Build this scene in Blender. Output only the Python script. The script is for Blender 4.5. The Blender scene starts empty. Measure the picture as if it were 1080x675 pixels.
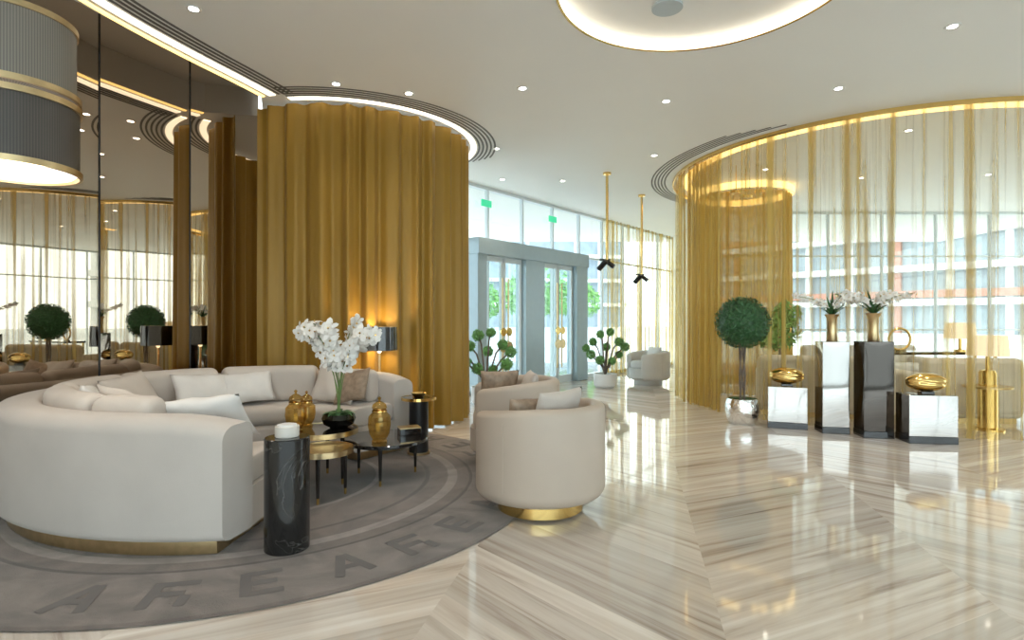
import bpy, math, random
from math import sin, cos, pi, radians, sqrt, atan2
from mathutils import Vector, Matrix, noise
random.seed(7)
scene = bpy.context.scene
COL = scene.collection

# ---------------------------------------------------------------- materials
def nt(name):
    m = bpy.data.materials.new(name); m.use_nodes = True
    t = m.node_tree; b = t.nodes["Principled BSDF"]
    return m, t, b
def mat(name, col, rough=0.5, metal=0.0, var=0.0, vscale=8.0, bump=0.0, bscale=80.0, emit=None, es=0.0, trans=0.0, ior=1.5, sheen=0.0, coat=0.0):
    m, t, b = nt(name)
    b.inputs["Base Color"].default_value = (*col, 1)
    b.inputs["Roughness"].default_value = rough
    b.inputs["Metallic"].default_value = metal
    b.inputs["IOR"].default_value = ior
    b.inputs["Transmission Weight"].default_value = trans
    b.inputs["Sheen Weight"].default_value = sheen
    b.inputs["Coat Weight"].default_value = coat
    if emit:
        b.inputs["Emission Color"].default_value = (*emit, 1)
        b.inputs["Emission Strength"].default_value = es
    tc = t.nodes.new("ShaderNodeTexCoord")
    if var > 0:
        n = t.nodes.new("ShaderNodeTexNoise"); n.inputs["Scale"].default_value = vscale
        n.inputs["Detail"].default_value = 4
        t.links.new(tc.outputs["Object"], n.inputs["Vector"])
        r = t.nodes.new("ShaderNodeValToRGB")
        r.color_ramp.elements[0].position = 0.3; r.color_ramp.elements[1].position = 0.7
        r.color_ramp.elements[0].color = (*[c*(1-var) for c in col], 1)
        r.color_ramp.elements[1].color = (*[min(1, c*(1+var)) for c in col], 1)
        t.links.new(n.outputs["Fac"], r.inputs["Fac"]); t.links.new(r.outputs["Color"], b.inputs["Base Color"])
    if bump > 0:
        n = t.nodes.new("ShaderNodeTexNoise"); n.inputs["Scale"].default_value = bscale
        t.links.new(tc.outputs["Object"], n.inputs["Vector"])
        bp = t.nodes.new("ShaderNodeBump"); bp.inputs["Strength"].default_value = bump; bp.inputs["Distance"].default_value = 0.01
        t.links.new(n.outputs["Fac"], bp.inputs["Height"]); t.links.new(bp.outputs["Normal"], b.inputs["Normal"])
    return m

M = {}
M['sofa'] = mat("sofa_fabric", (0.57, 0.515, 0.47), 0.75, var=0.05, vscale=3, bump=0.15, bscale=300, sheen=0.2)
M['cush'] = mat("cushion_fabric", (0.61, 0.54, 0.48), 0.8, var=0.05, vscale=4, bump=0.2, bscale=250, sheen=0.2)
M['white'] = mat("pillow_silk_white", (0.76, 0.73, 0.70), 0.5, var=0.04, bump=0.15, bscale=30)
M['brown'] = mat("pillow_bronze", (0.33, 0.24, 0.17), 0.45, var=0.25, vscale=25, bump=0.2, bscale=60)
M['leather'] = mat("armchair_leather", (0.53, 0.44, 0.36), 0.42, var=0.04, vscale=3, bump=0.12, bscale=200)
M['gold'] = mat("polished_gold", (0.86, 0.60, 0.22), 0.16, 1.0, var=0.06)
M['brass'] = mat("brushed_brass", (0.62, 0.47, 0.26), 0.3, 1.0, var=0.1, vscale=20)
M['black'] = mat("black_lacquer", (0.012, 0.011, 0.011), 0.08, 0.0, coat=0.5)
M['blackmatte'] = mat("black_metal", (0.02, 0.02, 0.022), 0.35, 0.3)
M['ceil'] = mat("ceiling_plaster", (0.92, 0.925, 0.91), 0.5, var=0.01, vscale=1)
M['wall'] = mat("wall_plaster", (0.80, 0.78, 0.73), 0.6, var=0.02, vscale=2)
M['groove'] = mat("slot_grey", (0.16, 0.155, 0.15), 0.6)
M['frame'] = mat("door_frame_bluegrey", (0.36, 0.46, 0.51), 0.35, 0.1, var=0.03)
M['mull'] = mat("mullion_paint", (0.70, 0.77, 0.80), 0.4, 0.0, var=0.02)
M['leaf'] = mat("leaf_dark_green", (0.04, 0.13, 0.045), 0.45, var=0.4, vscale=30)
M['leaf2'] = mat("needle_green", (0.17, 0.38, 0.10), 0.5, var=0.35, vscale=30)
M['bark'] = mat("bark", (0.18, 0.14, 0.11), 0.8, var=0.3, vscale=40, bump=0.5, bscale=60)
M['petal'] = mat("orchid_petal", (0.86, 0.84, 0.80), 0.55, var=0.03)
M['stem'] = mat("orchid_stem", (0.16, 0.24, 0.07), 0.5, var=0.2)
M['silver'] = mat("hammered_silver", (0.88, 0.86, 0.83), 0.2, 1.0, var=0.06, vscale=20, bump=0.8, bscale=26)
M['pot'] = mat("white_planter", (0.80, 0.80, 0.79), 0.35, var=0.02)
M['shade_w'] = mat("lamp_shade_white", (0.80, 0.72, 0.58), 0.7, emit=(1, 0.84, 0.62), es=0.55, bump=0.1)
M['glow'] = mat("cove_led_warm", (1, 0.95, 0.85), 0.6, emit=(1, 0.89, 0.70), es=1.5)
M['glowgold'] = mat("cove_led_gold", (1, 0.8, 0.4), 0.6, emit=(1, 0.68, 0.24), es=1.6)
M['down'] = mat("downlight_lens", (1, 1, 1), 0.5, emit=(1, 0.95, 0.86), es=14)
M['diff'] = mat("pendant_diffuser", (1, 0.98, 0.95), 0.6, emit=(1, 0.94, 0.86), es=1.2)
M['candle'] = mat("candle_wax_glass", (0.72, 0.68, 0.62), 0.35, var=0.03)
M['chairw'] = mat("white_chair_fabric", (0.66, 0.64, 0.61), 0.7, var=0.04)
M['soil'] = mat("moss", (0.06, 0.12, 0.04), 0.9, var=0.4, vscale=40)
M['vent'] = mat("ceiling_speaker_grey", (0.52, 0.60, 0.65), 0.5)

def mat_mirror():
    m, t, b = nt("bronze_mirror")
    b.inputs["Base Color"].default_value = (0.47, 0.40, 0.33, 1); b.inputs["Metallic"].default_value = 1
    b.inputs["Roughness"].default_value = 0.012
    return m
M['mirror'] = mat_mirror()

def mat_glass():
    m, t, b = nt("window_glass"); t.nodes.remove(b)
    out = t.nodes["Material Output"]
    tr = t.nodes.new("ShaderNodeBsdfTransparent"); tr.inputs[0].default_value = (0.95, 0.99, 0.99, 1)
    gl = t.nodes.new("ShaderNodeBsdfGlossy"); gl.inputs["Roughness"].default_value = 0.02
    mx = t.nodes.new("ShaderNodeMixShader"); mx.inputs[0].default_value = 0.05
    t.links.new(tr.outputs[0], mx.inputs[1]); t.links.new(gl.outputs[0], mx.inputs[2]); t.links.new(mx.outputs[0], out.inputs[0])
    return m
M['glass'] = mat_glass()

def mat_tint(name, col, fac, rough=0.05, tcol=None):
    m, t, b = nt(name)
    out = t.nodes["Material Output"]
    b.inputs["Base Color"].default_value = (*col, 1); b.inputs["Roughness"].default_value = rough; b.inputs["Metallic"].default_value = 0.9
    tr = t.nodes.new("ShaderNodeBsdfTransparent"); tr.inputs[0].default_value = (*(tcol or [min(1, c*1.25) for c in col]), 1)
    mx = t.nodes.new("ShaderNodeMixShader"); mx.inputs[0].default_value = fac
    t.links.new(tr.outputs[0], mx.inputs[1]); t.links.new(b.outputs[0], mx.inputs[2]); t.links.new(mx.outputs[0], out.inputs[0])
    return m
M['amber'] = mat_tint("amber_glass", (0.78, 0.60, 0.28), 0.22, 0.05, (0.88, 0.70, 0.36))
M['smoke'] = mat_tint("smoked_glass", (0.10, 0.10, 0.09), 0.5)

def mat_curtain(name, col, sheer, lo, hi, uscale, trl=0.35, rough=0.38, metal=0.25, f0=0.46, f1=0.70):
    m, t, b = nt(name); t.nodes.remove(b); out = t.nodes["Material Output"]
    uv = t.nodes.new("ShaderNodeTexCoord")
    mp = t.nodes.new("ShaderNodeMapping"); mp.inputs["Scale"].default_value = (uscale, 0.18, 1)
    t.links.new(uv.outputs["UV"], mp.inputs["Vector"])
    n = t.nodes.new("ShaderNodeTexNoise"); n.inputs["Scale"].default_value = 1.0; n.inputs["Detail"].default_value = 3
    t.links.new(mp.outputs[0], n.inputs["Vector"])
    r = t.nodes.new("ShaderNodeMapRange"); r.inputs["From Min"].default_value = f0; r.inputs["From Max"].default_value = f1
    r.inputs["To Min"].default_value = lo; r.inputs["To Max"].default_value = hi
    t.links.new(n.outputs["Fac"], r.inputs["Value"])
    d = t.nodes.new("ShaderNodeBsdfPrincipled"); d.inputs["Base Color"].default_value = (*col, 1); d.inputs["Roughness"].default_value = rough
    d.inputs["Metallic"].default_value = metal; d.inputs["Sheen Weight"].default_value = 0.15
    l = t.nodes.new("ShaderNodeBsdfTranslucent"); l.inputs[0].default_value = (*[min(1, c*1.15) for c in col], 1)
    mx = t.nodes.new("ShaderNodeMixShader"); mx.inputs[0].default_value = trl
    t.links.new(d.outputs[0], mx.inputs[1]); t.links.new(l.outputs[0], mx.inputs[2])
    if sheer:
        tr = t.nodes.new("ShaderNodeBsdfTransparent"); tr.inputs[0].default_value = (1, 0.97, 0.88, 1)
        m2 = t.nodes.new("ShaderNodeMixShader")
        t.links.new(r.outputs[0], m2.inputs[0]); t.links.new(tr.outputs[0], m2.inputs[1]); t.links.new(mx.outputs[0], m2.inputs[2])
        t.links.new(m2.outputs[0], out.inputs[0])
    else:
        t.links.new(mx.outputs[0], out.inputs[0])
    return m
M['cur'] = mat_curtain("gold_curtain_fabric", (0.335, 0.185, 0.02), False, 0, 1, 5, 0.18, 0.42, 0.2)
M['cur2'] = mat_curtain("gold_voile_dense", (0.54, 0.36, 0.08), True, 0.6, 0.94, 9, 0.4)
M['sheer'] = mat_curtain("gold_voile_sheer", (0.56, 0.39, 0.10), True, 0.11, 0.86, 11, 0.4, f0=0.47, f1=0.64)

def mat_marble():
    m, t, b = nt("floor_marble_chevron")
    uv = t.nodes.new("ShaderNodeUVMap"); uv.uv_map = "plank"
    rn = t.nodes.new("ShaderNodeUVMap"); rn.uv_map = "rnd"
    mp = t.nodes.new("ShaderNodeMapping"); mp.inputs["Scale"].default_value = (0.5, 10.0, 1)
    t.links.new(uv.outputs[0], mp.inputs["Vector"])
    n = t.nodes.new("ShaderNodeTexNoise"); n.inputs["Scale"].default_value = 1.3; n.inputs["Detail"].default_value = 7
    n.inputs["Roughness"].default_value = 0.6; n.inputs["Distortion"].default_value = 0.5
    t.links.new(mp.outputs[0], n.inputs["Vector"])
    r = t.nodes.new("ShaderNodeValToRGB"); cr = r.color_ramp
    cr.elements[0].position = 0.26; cr.elements[0].color = (0.27, 0.215, 0.175, 1)
    cr.elements[1].position = 0.72; cr.elements[1].color = (0.76, 0.715, 0.66, 1)
    for p, c in ((0.35, (0.43, 0.36, 0.305, 1)), (0.43, (0.575, 0.505, 0.44, 1)), (0.55, (0.66, 0.60, 0.535, 1))):
        e = cr.elements.new(p); e.color = c
    t.links.new(n.outputs["Fac"], r.inputs["Fac"])
    sx = t.nodes.new("ShaderNodeSeparateXYZ"); t.links.new(rn.outputs[0], sx.inputs[0])
    mr = t.nodes.new("ShaderNodeMapRange"); mr.inputs["To Min"].default_value = 0.84; mr.inputs["To Max"].default_value = 1.08
    t.links.new(sx.outputs[0], mr.inputs["Value"])
    vm = t.nodes.new("ShaderNodeVectorMath"); vm.operation = 'SCALE'
    t.links.new(r.outputs[0], vm.inputs[0]); t.links.new(mr.outputs[0], vm.inputs["Scale"])
    t.links.new(vm.outputs[0], b.inputs["Base Color"])
    b.inputs["Roughness"].default_value = 0.05; b.inputs["IOR"].default_value = 1.85
    return m
M['marble'] = mat_marble()

def mat_black_marble():
    m, t, b = nt("black_marble")
    tc = t.nodes.new("ShaderNodeTexCoord")
    n = t.nodes.new("ShaderNodeTexNoise"); n.inputs["Scale"].default_value = 2.6; n.inputs["Detail"].default_value = 4; n.inputs["Distortion"].default_value = 2.0
    t.links.new(tc.outputs["Object"], n.inputs["Vector"])
    r = t.nodes.new("ShaderNodeValToRGB"); cr = r.color_ramp
    cr.elements[0].position = 0.0; cr.elements[0].color = (0.012, 0.012, 0.014, 1)
    cr.elements[1].position = 1.0; cr.elements[1].color = (0.012, 0.012, 0.014, 1)
    for p, c in ((0.496, 0.014), (0.503, 0.09), (0.510, 0.014)):
        e = cr.elements.new(p); e.color = (c, c*0.95, c*0.9, 1)
    t.links.new(n.outputs["Fac"], r.inputs["Fac"]); t.links.new(r.outputs[0], b.inputs["Base Color"])
    b.inputs["Roughness"].default_value = 0.08
    return m
M['bmarble'] = mat_black_marble()

def mat_chrome(name, c1, c2):
    # polished steel with very gentle panel undulation and a soft vertical brushed tone
    m, t, b = nt(name)
    tc = t.nodes.new("ShaderNodeTexCoord")
    mp = t.nodes.new("ShaderNodeMapping"); mp.inputs["Scale"].default_value = (1.5, 1.5, 1.2)
    t.links.new(tc.outputs["Object"], mp.inputs[0])
    n = t.nodes.new("ShaderNodeTexNoise"); n.inputs["Scale"].default_value = 1.3; n.inputs["Detail"].default_value = 0
    t.links.new(mp.outputs[0], n.inputs["Vector"])
    sp = t.nodes.new("ShaderNodeSeparateXYZ"); t.links.new(tc.outputs["Generated"], sp.inputs[0])
    r = t.nodes.new("ShaderNodeValToRGB"); r.color_ramp.elements[0].position = 0.05; r.color_ramp.elements[1].position = 0.95
    r.color_ramp.elements[0].color = (*c1, 1); r.color_ramp.elements[1].color = (*c2, 1)
    t.links.new(n.outputs["Fac"], r.inputs["Fac"]); t.links.new(r.outputs[0], b.inputs["Base Color"])
    bp = t.nodes.new("ShaderNodeBump"); bp.inputs["Strength"].default_value = 0.5; bp.inputs["Distance"].default_value = 0.09
    t.links.new(n.outputs["Fac"], bp.inputs["Height"]); t.links.new(bp.outputs[0], b.inputs["Normal"])
    b.inputs["Metallic"].default_value = 1; b.inputs["Roughness"].default_value = 0.05
    return m
M['chrome'] = mat_chrome("pedestal_mirror_steel", (0.40, 0.37, 0.345), (0.46, 0.43, 0.40))
M['dchrome'] = mat_chrome("pedestal_dark_steel", (0.07, 0.06, 0.052), (0.10, 0.085, 0.075))

def mat_rug():
    m, t, b = nt("rug_wool")
    tc = t.nodes.new("ShaderNodeTexCoord")
    ln = t.nodes.new("ShaderNodeVectorMath"); ln.operation = 'LENGTH'
    t.links.new(tc.outputs["Object"], ln.inputs[0])
    dv = t.nodes.new("ShaderNodeMath"); dv.operation = 'DIVIDE'; dv.inputs[1].default_value = 2.05
    t.links.new(ln.outputs["Value"], dv.inputs[0])
    r = t.nodes.new("ShaderNodeValToRGB"); cr = r.color_ramp; cr.interpolation = 'CONSTANT'
    A = (0.145, 0.115, 0.10, 1); B = (0.175, 0.145, 0.128, 1); D = (0.08, 0.062, 0.055, 1); L = (0.25, 0.21, 0.188, 1)
    cr.elements[0].position = 0; cr.elements[0].color = D
    cr.elements[1].position = 0.40; cr.elements[1].color = L
    for p, c in ((0.42, A), (0.585, D), (0.60, A), (0.665, L), (0.70, A), (0.745, D), (0.755, B), (0.975, A)):
        e = cr.elements.new(p); e.color = c
    t.links.new(dv.outputs[0], r.inputs["Fac"])
    n = t.nodes.new("ShaderNodeTexNoise"); n.inputs["Scale"].default_value = 2.2; n.inputs["Detail"].default_value = 5; n.inputs["Distortion"].default_value = 2.5
    t.links.new(tc.outputs["Object"], n.inputs["Vector"])
    mr = t.nodes.new("ShaderNodeMapRange"); mr.inputs["From Min"].default_value = 0.3; mr.inputs["From Max"].default_value = 0.7
    mr.inputs["To Min"].default_value = 0.68; mr.inputs["To Max"].default_value = 1.32
    t.links.new(n.outputs["Fac"], mr.inputs["Value"])
    vm = t.nodes.new("ShaderNodeVectorMath"); vm.operation = 'SCALE'
    t.links.new(r.outputs[0], vm.inputs[0]); t.links.new(mr.outputs[0], vm.inputs["Scale"])
    t.links.new(vm.outputs[0], b.inputs["Base Color"])
    n2 = t.nodes.new("ShaderNodeTexNoise"); n2.inputs["Scale"].default_value = 250
    t.links.new(tc.outputs["Object"], n2.inputs["Vector"])
    bp = t.nodes.new("ShaderNodeBump"); bp.inputs["Strength"].default_value = 0.5; bp.inputs["Distance"].default_value = 0.01
    t.links.new(n2.outputs["Fac"], bp.inputs["Height"]); t.links.new(bp.outputs["Normal"], b.inputs["Normal"])
    b.inputs["Roughness"].default_value = 0.9; b.inputs["Sheen Weight"].default_value = 0.3
    return m
M['rug'] = mat_rug()
M['rugmark'] = mat("rug_motif_wool", (0.085, 0.068, 0.06), 0.9, var=0.12, vscale=6, sheen=0.3)
def mat_shade(name, col):
    m, t, b = nt(name)
    tc = t.nodes.new("ShaderNodeTexCoord"); sp = t.nodes.new("ShaderNodeSeparateXYZ"); t.links.new(tc.outputs["Object"], sp.inputs[0])
    at = t.nodes.new("ShaderNodeMath"); at.operation = 'ARCTAN2'; t.links.new(sp.outputs[1], at.inputs[0]); t.links.new(sp.outputs[0], at.inputs[1])
    ml = t.nodes.new("ShaderNodeMath"); ml.operation = 'MULTIPLY'; ml.inputs[1].default_value = 150; t.links.new(at.outputs[0], ml.inputs[0])
    si = t.nodes.new("ShaderNodeMath"); si.operation = 'SINE'; t.links.new(ml.outputs[0], si.inputs[0])
    r = t.nodes.new("ShaderNodeMapRange"); r.inputs["From Min"].default_value = -1; r.inputs["To Min"].default_value = 0.6; r.inputs["To Max"].default_value = 1.1
    t.links.new(si.outputs[0], r.inputs["Value"])
    vm = t.nodes.new("ShaderNodeVectorMath"); vm.operation = 'SCALE'; vm.inputs[0].default_value = col
    t.links.new(r.outputs[0], vm.inputs["Scale"]); t.links.new(vm.outputs[0], b.inputs["Base Color"])
    b.inputs["Roughness"].default_value = 0.45
    return m
M['pshade'] = mat_shade("pendant_pleated_shade", (0.25, 0.22, 0.185))
M['pshade2'] = mat_shade("pendant_pleated_shade_dark", (0.085, 0.072, 0.062))

# ---------------------------------------------------------------- geometry helpers
def empty(name, loc=(0, 0, 0), rz=0.0):
    e = bpy.data.objects.new(name, None); e.empty_display_size = 0.1
    e.location = loc; e.rotation_euler = (0, 0, rz); COL.objects.link(e); return e
def mk(name, verts, faces, m, parent=None, smooth=False, loc=(0, 0, 0), rot=(0, 0, 0)):
    me = bpy.data.meshes.new(name); me.from_pydata([tuple(v) for v in verts], [], faces); me.update()
    if smooth:
        me.polygons.foreach_set("use_smooth", [True]*len(me.polygons))
    me.materials.append(m)
    o = bpy.data.objects.new(name, me); COL.objects.link(o); o.location = loc; o.rotation_euler = rot
    if parent: o.parent = parent
    return o
def bevel(o, w, seg=3):
    b = o.modifiers.new("bevel", 'BEVEL'); b.width = w; b.segments = seg; b.limit_method = 'ANGLE'; b.angle_limit = radians(40)
    o.data.polygons.foreach_set("use_smooth", [True]*len(o.data.polygons))
    w = o.modifiers.new("wn", 'WEIGHTED_NORMAL'); w.keep_sharp = True
def box(name, c, s, m, parent=None, rz=0, bv=0.0, rot=None):
    x, y, z = [k/2 for k in s]
    v = [(-x, -y, -z), (x, -y, -z), (x, y, -z), (-x, y, -z), (-x, -y, z), (x, -y, z), (x, y, z), (-x, y, z)]
    f = [(0, 3, 2, 1), (4, 5, 6, 7), (0, 1, 5, 4), (1, 2, 6, 5), (2, 3, 7, 6), (3, 0, 4, 7)]
    o = mk(name, v, f, m, parent, loc=c, rot=rot or (0, 0, rz))
    if bv: bevel(o, bv)
    return o
def lathe(name, prof, m, parent=None, loc=(0, 0, 0), seg=48, rot=(0, 0, 0), smooth=True, cap=True):
    v = []; f = []; n = len(prof)
    for i in range(seg):
        a = 2*pi*i/seg
        for r, z in prof: v.append((r*cos(a), r*sin(a), z))
    for i in range(seg):
        j = (i+1) % seg
        for k in range(n-1): f.append((i*n+k, j*n+k, j*n+k+1, i*n+k+1))
    if cap:
        if prof[0][0] > 1e-5: f.append(tuple(i*n for i in reversed(range(seg))))
        if prof[-1][0] > 1e-5: f.append(tuple(i*n+n-1 for i in range(seg)))
    o = mk(name, v, f, m, parent, smooth, loc, rot)
    if smooth:
        e = o.modifiers.new("es", 'EDGE_SPLIT'); e.split_angle = radians(42)
    return o
def cyl(name, c, r, h, m, parent=None, seg=40, rot=(0, 0, 0), r2=None):
    return lathe(name, [(r, -h/2), (r if r2 is None else r2, h/2)], m, parent, c, seg, rot)
def tube(name, pts, r, m, parent=None, res=2):
    cu = bpy.data.curves.new(name, 'CURVE'); cu.dimensions = '3D'; cu.bevel_depth = r; cu.bevel_resolution = res; cu.use_fill_caps = True
    s = cu.splines.new('POLY'); s.points.add(len(pts)-1)
    for p, q in zip(s.points, pts): p.co = (*q, 1)
    cu.materials.append(m); o = bpy.data.objects.new(name, cu); COL.objects.link(o)
    if parent: o.parent = parent
    return o
def rrect(r0, r1, z0, z1, rad, seg=5):
    p = []
    rads = rad if isinstance(rad, (tuple, list)) else (rad,)*4
    for (cx, cz, a, rr) in ((r1-rads[0], z0+rads[0], -90, rads[0]), (r1-rads[1], z1-rads[1], 0, rads[1]), (r0+rads[2], z1-rads[2], 90, rads[2]), (r0+rads[3], z0+rads[3], 180, rads[3])):
        for i in range(seg+1):
            t = radians(a+90*i/seg); p.append((cx+rr*cos(t), cz+rr*sin(t)))
    return p
STRETCH = [1.0]
def sweep(name, prof, a0, a1, m, parent=None, n=40, shear0=0.0, shear1=0.0, rin=0, rout=1, zf=None, soft=0.0, loc=(0, 0, 0)):
    v = []; f = []; k = len(prof)
    cr = sum(p[0] for p in prof)/k; cz = sum(p[1] for p in prof)/k
    if soft > 0:
        rr = cr
        st = [(a0+(soft/rr)*(1-cos(i/5*pi/2)), 1-sin(i/5*pi/2)) for i in range(5)] + \
             [(a0+soft/rr+(a1-a0-2*soft/rr)*i/n, 0.0) for i in range(n+1)] + \
             [(a1-(soft/rr)*(1-cos(i/5*pi/2)), 1-sin(i/5*pi/2)) for i in range(4, -1, -1)]
    else:
        st = [(a0+(a1-a0)*i/n, 0.0) for i in range(n+1)]
    for a, q_ in st:
        tt = min(1, max(0, (a-a0)/(a1-a0)))
        for r, z in prof:
            if q_ > 0:
                dr = r-cr; dz = z-cz; L = max(1e-6, sqrt(dr*dr+dz*dz))
                q = soft*q_
                r2 = cr+dr*(1-min(0.95, q/L)); z2 = cz+dz*(1-min(0.95, q/L))
            else: r2, z2 = r, z
            w = (rout-r2)/(rout-rin)
            aa = a + w*(shear0*(1-tt)**6 + shear1*tt**6)
            zz = z2*(zf(tt, r2) if zf else 1)
            x = r2*cos(aa)
            if x < 0: x *= STRETCH[0]
            v.append((x, r2*sin(aa), zz))
    ns = len(st)
    for i in range(ns-1):
        for j in range(k):
            j2 = (j+1) % k
            f.append((i*k+j, i*k+j2, (i+1)*k+j2, (i+1)*k+j))
    f.append(tuple(reversed(range(k)))); f.append(tuple((ns-1)*k+j for j in range(k)))
    o = mk(name, v, f, m, parent, True, loc)
    e = o.modifiers.new("es", 'EDGE_SPLIT'); e.split_angle = radians(50)
    return o
def pillow(name, loc, rot, w, h, t, m, parent=None, n=16):
    v = []; f = []
    for s in (1, -1):
        for i in range(n+1):
            for j in range(n+1):
                u = -1+2*i/n; q = -1+2*j/n
                th = t*((1-abs(u)**2.6)*(1-abs(q)**2.6))**0.5
                pin = 1-0.07*(1-q*q)*abs(u) ; pin2 = 1-0.07*(1-u*u)*abs(q)
                v.append((w/2*u*pin, s*th/2+0.006*sin(7*u+3*q)*(1-u*u), h/2*q*pin2))
    N = (n+1)**2
    for s in (0, 1):
        for i in range(n):
            for j in range(n):
                a = s*N+i*(n+1)+j; b = a+n+1
                f.append((a, b, b+1, a+1) if s else (a, a+1, b+1, b))
    o = mk(name, v, f, m, parent, True, loc, rot)
    w_ = o.modifiers.new("weld", 'WELD'); w_.merge_threshold = 0.002
    return o
def curtain(name, path, z0, z1, wl, amp, m, parent=None, rows=10, per=10, irr=0.5, seed=0.0):
    L = [0]
    for a, b in zip(path, path[1:]): L.append(L[-1]+sqrt((a[0]-b[0])**2+(a[1]-b[1])**2))
    tot = L[-1]; n = int(tot/wl*per)
    pts = []; k = 0
    for i in range(n+1):
        s = tot*i/n
        while k < len(L)-2 and L[k+1] < s: k += 1
        t = (s-L[k])/max(1e-9, L[k+1]-L[k]); a, b = path[k], path[k+1]
        dx, dy = b[0]-a[0], b[1]-a[1]; l = sqrt(dx*dx+dy*dy)
        pts.append((a[0]+dx*t, a[1]+dy*t, -dy/l, dx/l, s))
    v = []; f = []; uvs = []
    for x, y, nx, ny, s in pts:
        nz = noise.noise(Vector((s*1.7+seed, 3.1, seed)))
        ph = 2*pi*s/wl + irr*4*nz
        A = amp*(1+0.6*noise.noise(Vector((s*1.1+9, seed, 1))))
        for r in range(rows+1):
            tz = r/rows
            d = A*(0.75+0.35*(1-tz))*(sin(ph+0.5*noise.noise(Vector((s*.8, tz*2, 5+seed)))) + 0.25*sin(2.3*ph+1.3))
            v.append((x+nx*d, y+ny*d, z0+(z1-z0)*tz)); uvs.append((s, z0+(z1-z0)*tz))
    R = rows+1
    for i in range(n):
        for r in range(rows): f.append((i*R+r, (i+1)*R+r, (i+1)*R+r+1, i*R+r+1))
    o = mk(name, v, f, m, parent, True)
    ul = o.data.uv_layers.new(name="UVMap")
    for lp in o.data.loops: ul.data[lp.index].uv = uvs[lp.vertex_index]
    return o
def arc(cx, cy, R, d0, d1, n=200):
    return [(cx+R*cos(radians(d0+(d1-d0)*i/n)), cy+R*sin(radians(d0+(d1-d0)*i/n))) for i in range(n+1)]
def strip(name, inner, outer, z, m, parent=None, th=0.004):
    v = []; f = []; n = len(inner)
    for a, b in zip(inner, outer):
        v += [(a[0], a[1], z), (b[0], b[1], z), (a[0], a[1], z-th), (b[0], b[1], z-th)]
    for i in range(n-1):
        a = 4*i; b = a+4
        f += [(a, b, b+1, a+1), (a+2, a+3, b+3, b+2), (a, a+2, b+2, b), (a+1, b+1, b+3, a+3)]
    return mk(name, v, f, m, parent)
def vwall(name, pts, z0, z1, m, parent=None, smooth=False):
    v = []; f = []
    for p in pts: v += [(p[0], p[1], z0), (p[0], p[1], z1)]
    for i in range(len(pts)-1): f.append((2*i, 2*i+2, 2*i+3, 2*i+1))
    return mk(name, v, f, m, parent, smooth)

CH = 3.40
# ---------------------------------------------------------------- floor
def build_floor():
    W = 1.15; P = 0.18; th = radians(-12); v = []; f = []; uv = []; rn = []
    sl = 0.75
    ct, st = cos(th), sin(th)
    for k in range(-13, 17):
        s = 1 if k % 2 == 0 else -1
        x0, x1 = k*W, (k+1)*W
        for j in range(-80, 130):
            y0 = j*P + (0 if s > 0 else W*sl); y1 = y0 + s*W*sl
            q = [(x0, y0), (x1, y1), (x1, y1+P), (x0, y0+P)]
            w = [(a*ct-b*st+0.35, a*st+b*ct) for a, b in q]
            cx = sum(a[0] for a in w)/4; cy = sum(a[1] for a in w)/4
            if cx < -4.4 or cx > 12.6 or cy < -5.6 or cy > 16.2: continue
            i = len(v); v += [(a, b, 0) for a, b in w]; f.append((i, i+1, i+2, i+3))
            d = Vector((W, s*W*sl)).normalized(); ou = random.random()*200; ov = random.random()*200; c = random.random()
            for a, b in q:
                lx, ly = a-x0, b-y0
                uv.append((lx*d.x+ly*d.y+ou, -lx*d.y+ly*d.x+ov)); rn.append((c, 0))
    o = mk("floor", v, f, M['marble'])
    u1 = o.data.uv_layers.new(name="plank"); u2 = o.data.uv_layers.new(name="rnd")
    for lp in o.data.loops:
        u1.data[lp.index].uv = uv[lp.vertex_index]; u2.data[lp.index].uv = rn[lp.vertex_index]
build_floor()

# ---------------------------------------------------------------- ceiling
MIR = [(-2.72, 6.1), (-3.08, 5.43), (-3.38, 4.65), (-3.58, 3.9), (-3.72, 3.2), (-3.75, 1.5), (-3.6, -5)]
EDGE = [(-2.75, 6.3), (-2.47, 5.6), (-2.58, 5.25), (-2.75, 4.78), (-2.92, 4.22), (-3.02, 3.7), (-3.07, 3.2), (-3.06, 2.5), (-3.0, 1.5), (-2.95, -5)]
RC = (1.25, 3.69); RR = 0.96
def ceiling():
    cu = bpy.data.curves.new("ceiling", 'CURVE'); cu.dimensions = '2D'; cu.fill_mode = 'BOTH'
    outer = EDGE + [(12, -5), (12, 16), (-4, 16), (-4, 6.3)]
    for pts in (outer, arc(RC[0], RC[1], RR, 0, 360, 96)[:-1]):
        s = cu.splines.new('POLY'); s.points.add(len(pts)-1); s.use_cyclic_u = True
        for p, q in zip(s.points, pts): p.co = (q[0], q[1], 0, 1)
    o = bpy.data.objects.new("tmpc", cu); COL.objects.link(o)
    bpy.context.view_layer.update()
    dg = bpy.context.evaluated_depsgraph_get()
    me = bpy.data.meshes.new_from_object(o.evaluated_get(dg))
    bpy.data.objects.remove(o)
    me.materials.clear(); me.materials.append(M['ceil'])
    c = bpy.data.objects.new("ceiling", me); COL.objects.link(c); c.location = (0, 0, CH)
    return c
ceiling()
cove = empty("ceiling_cove_recess")
vwall("fascia", EDGE, CH, CH+0.3, M['ceil'], cove)
v = [(p[0], p[1], CH+0.3) for p in [(-4.2, 6.3)] + EDGE + [(-4.2, -5)]]
mk("upper_slab", v, [tuple(range(len(v)))], M['ceil'], cove)
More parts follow.
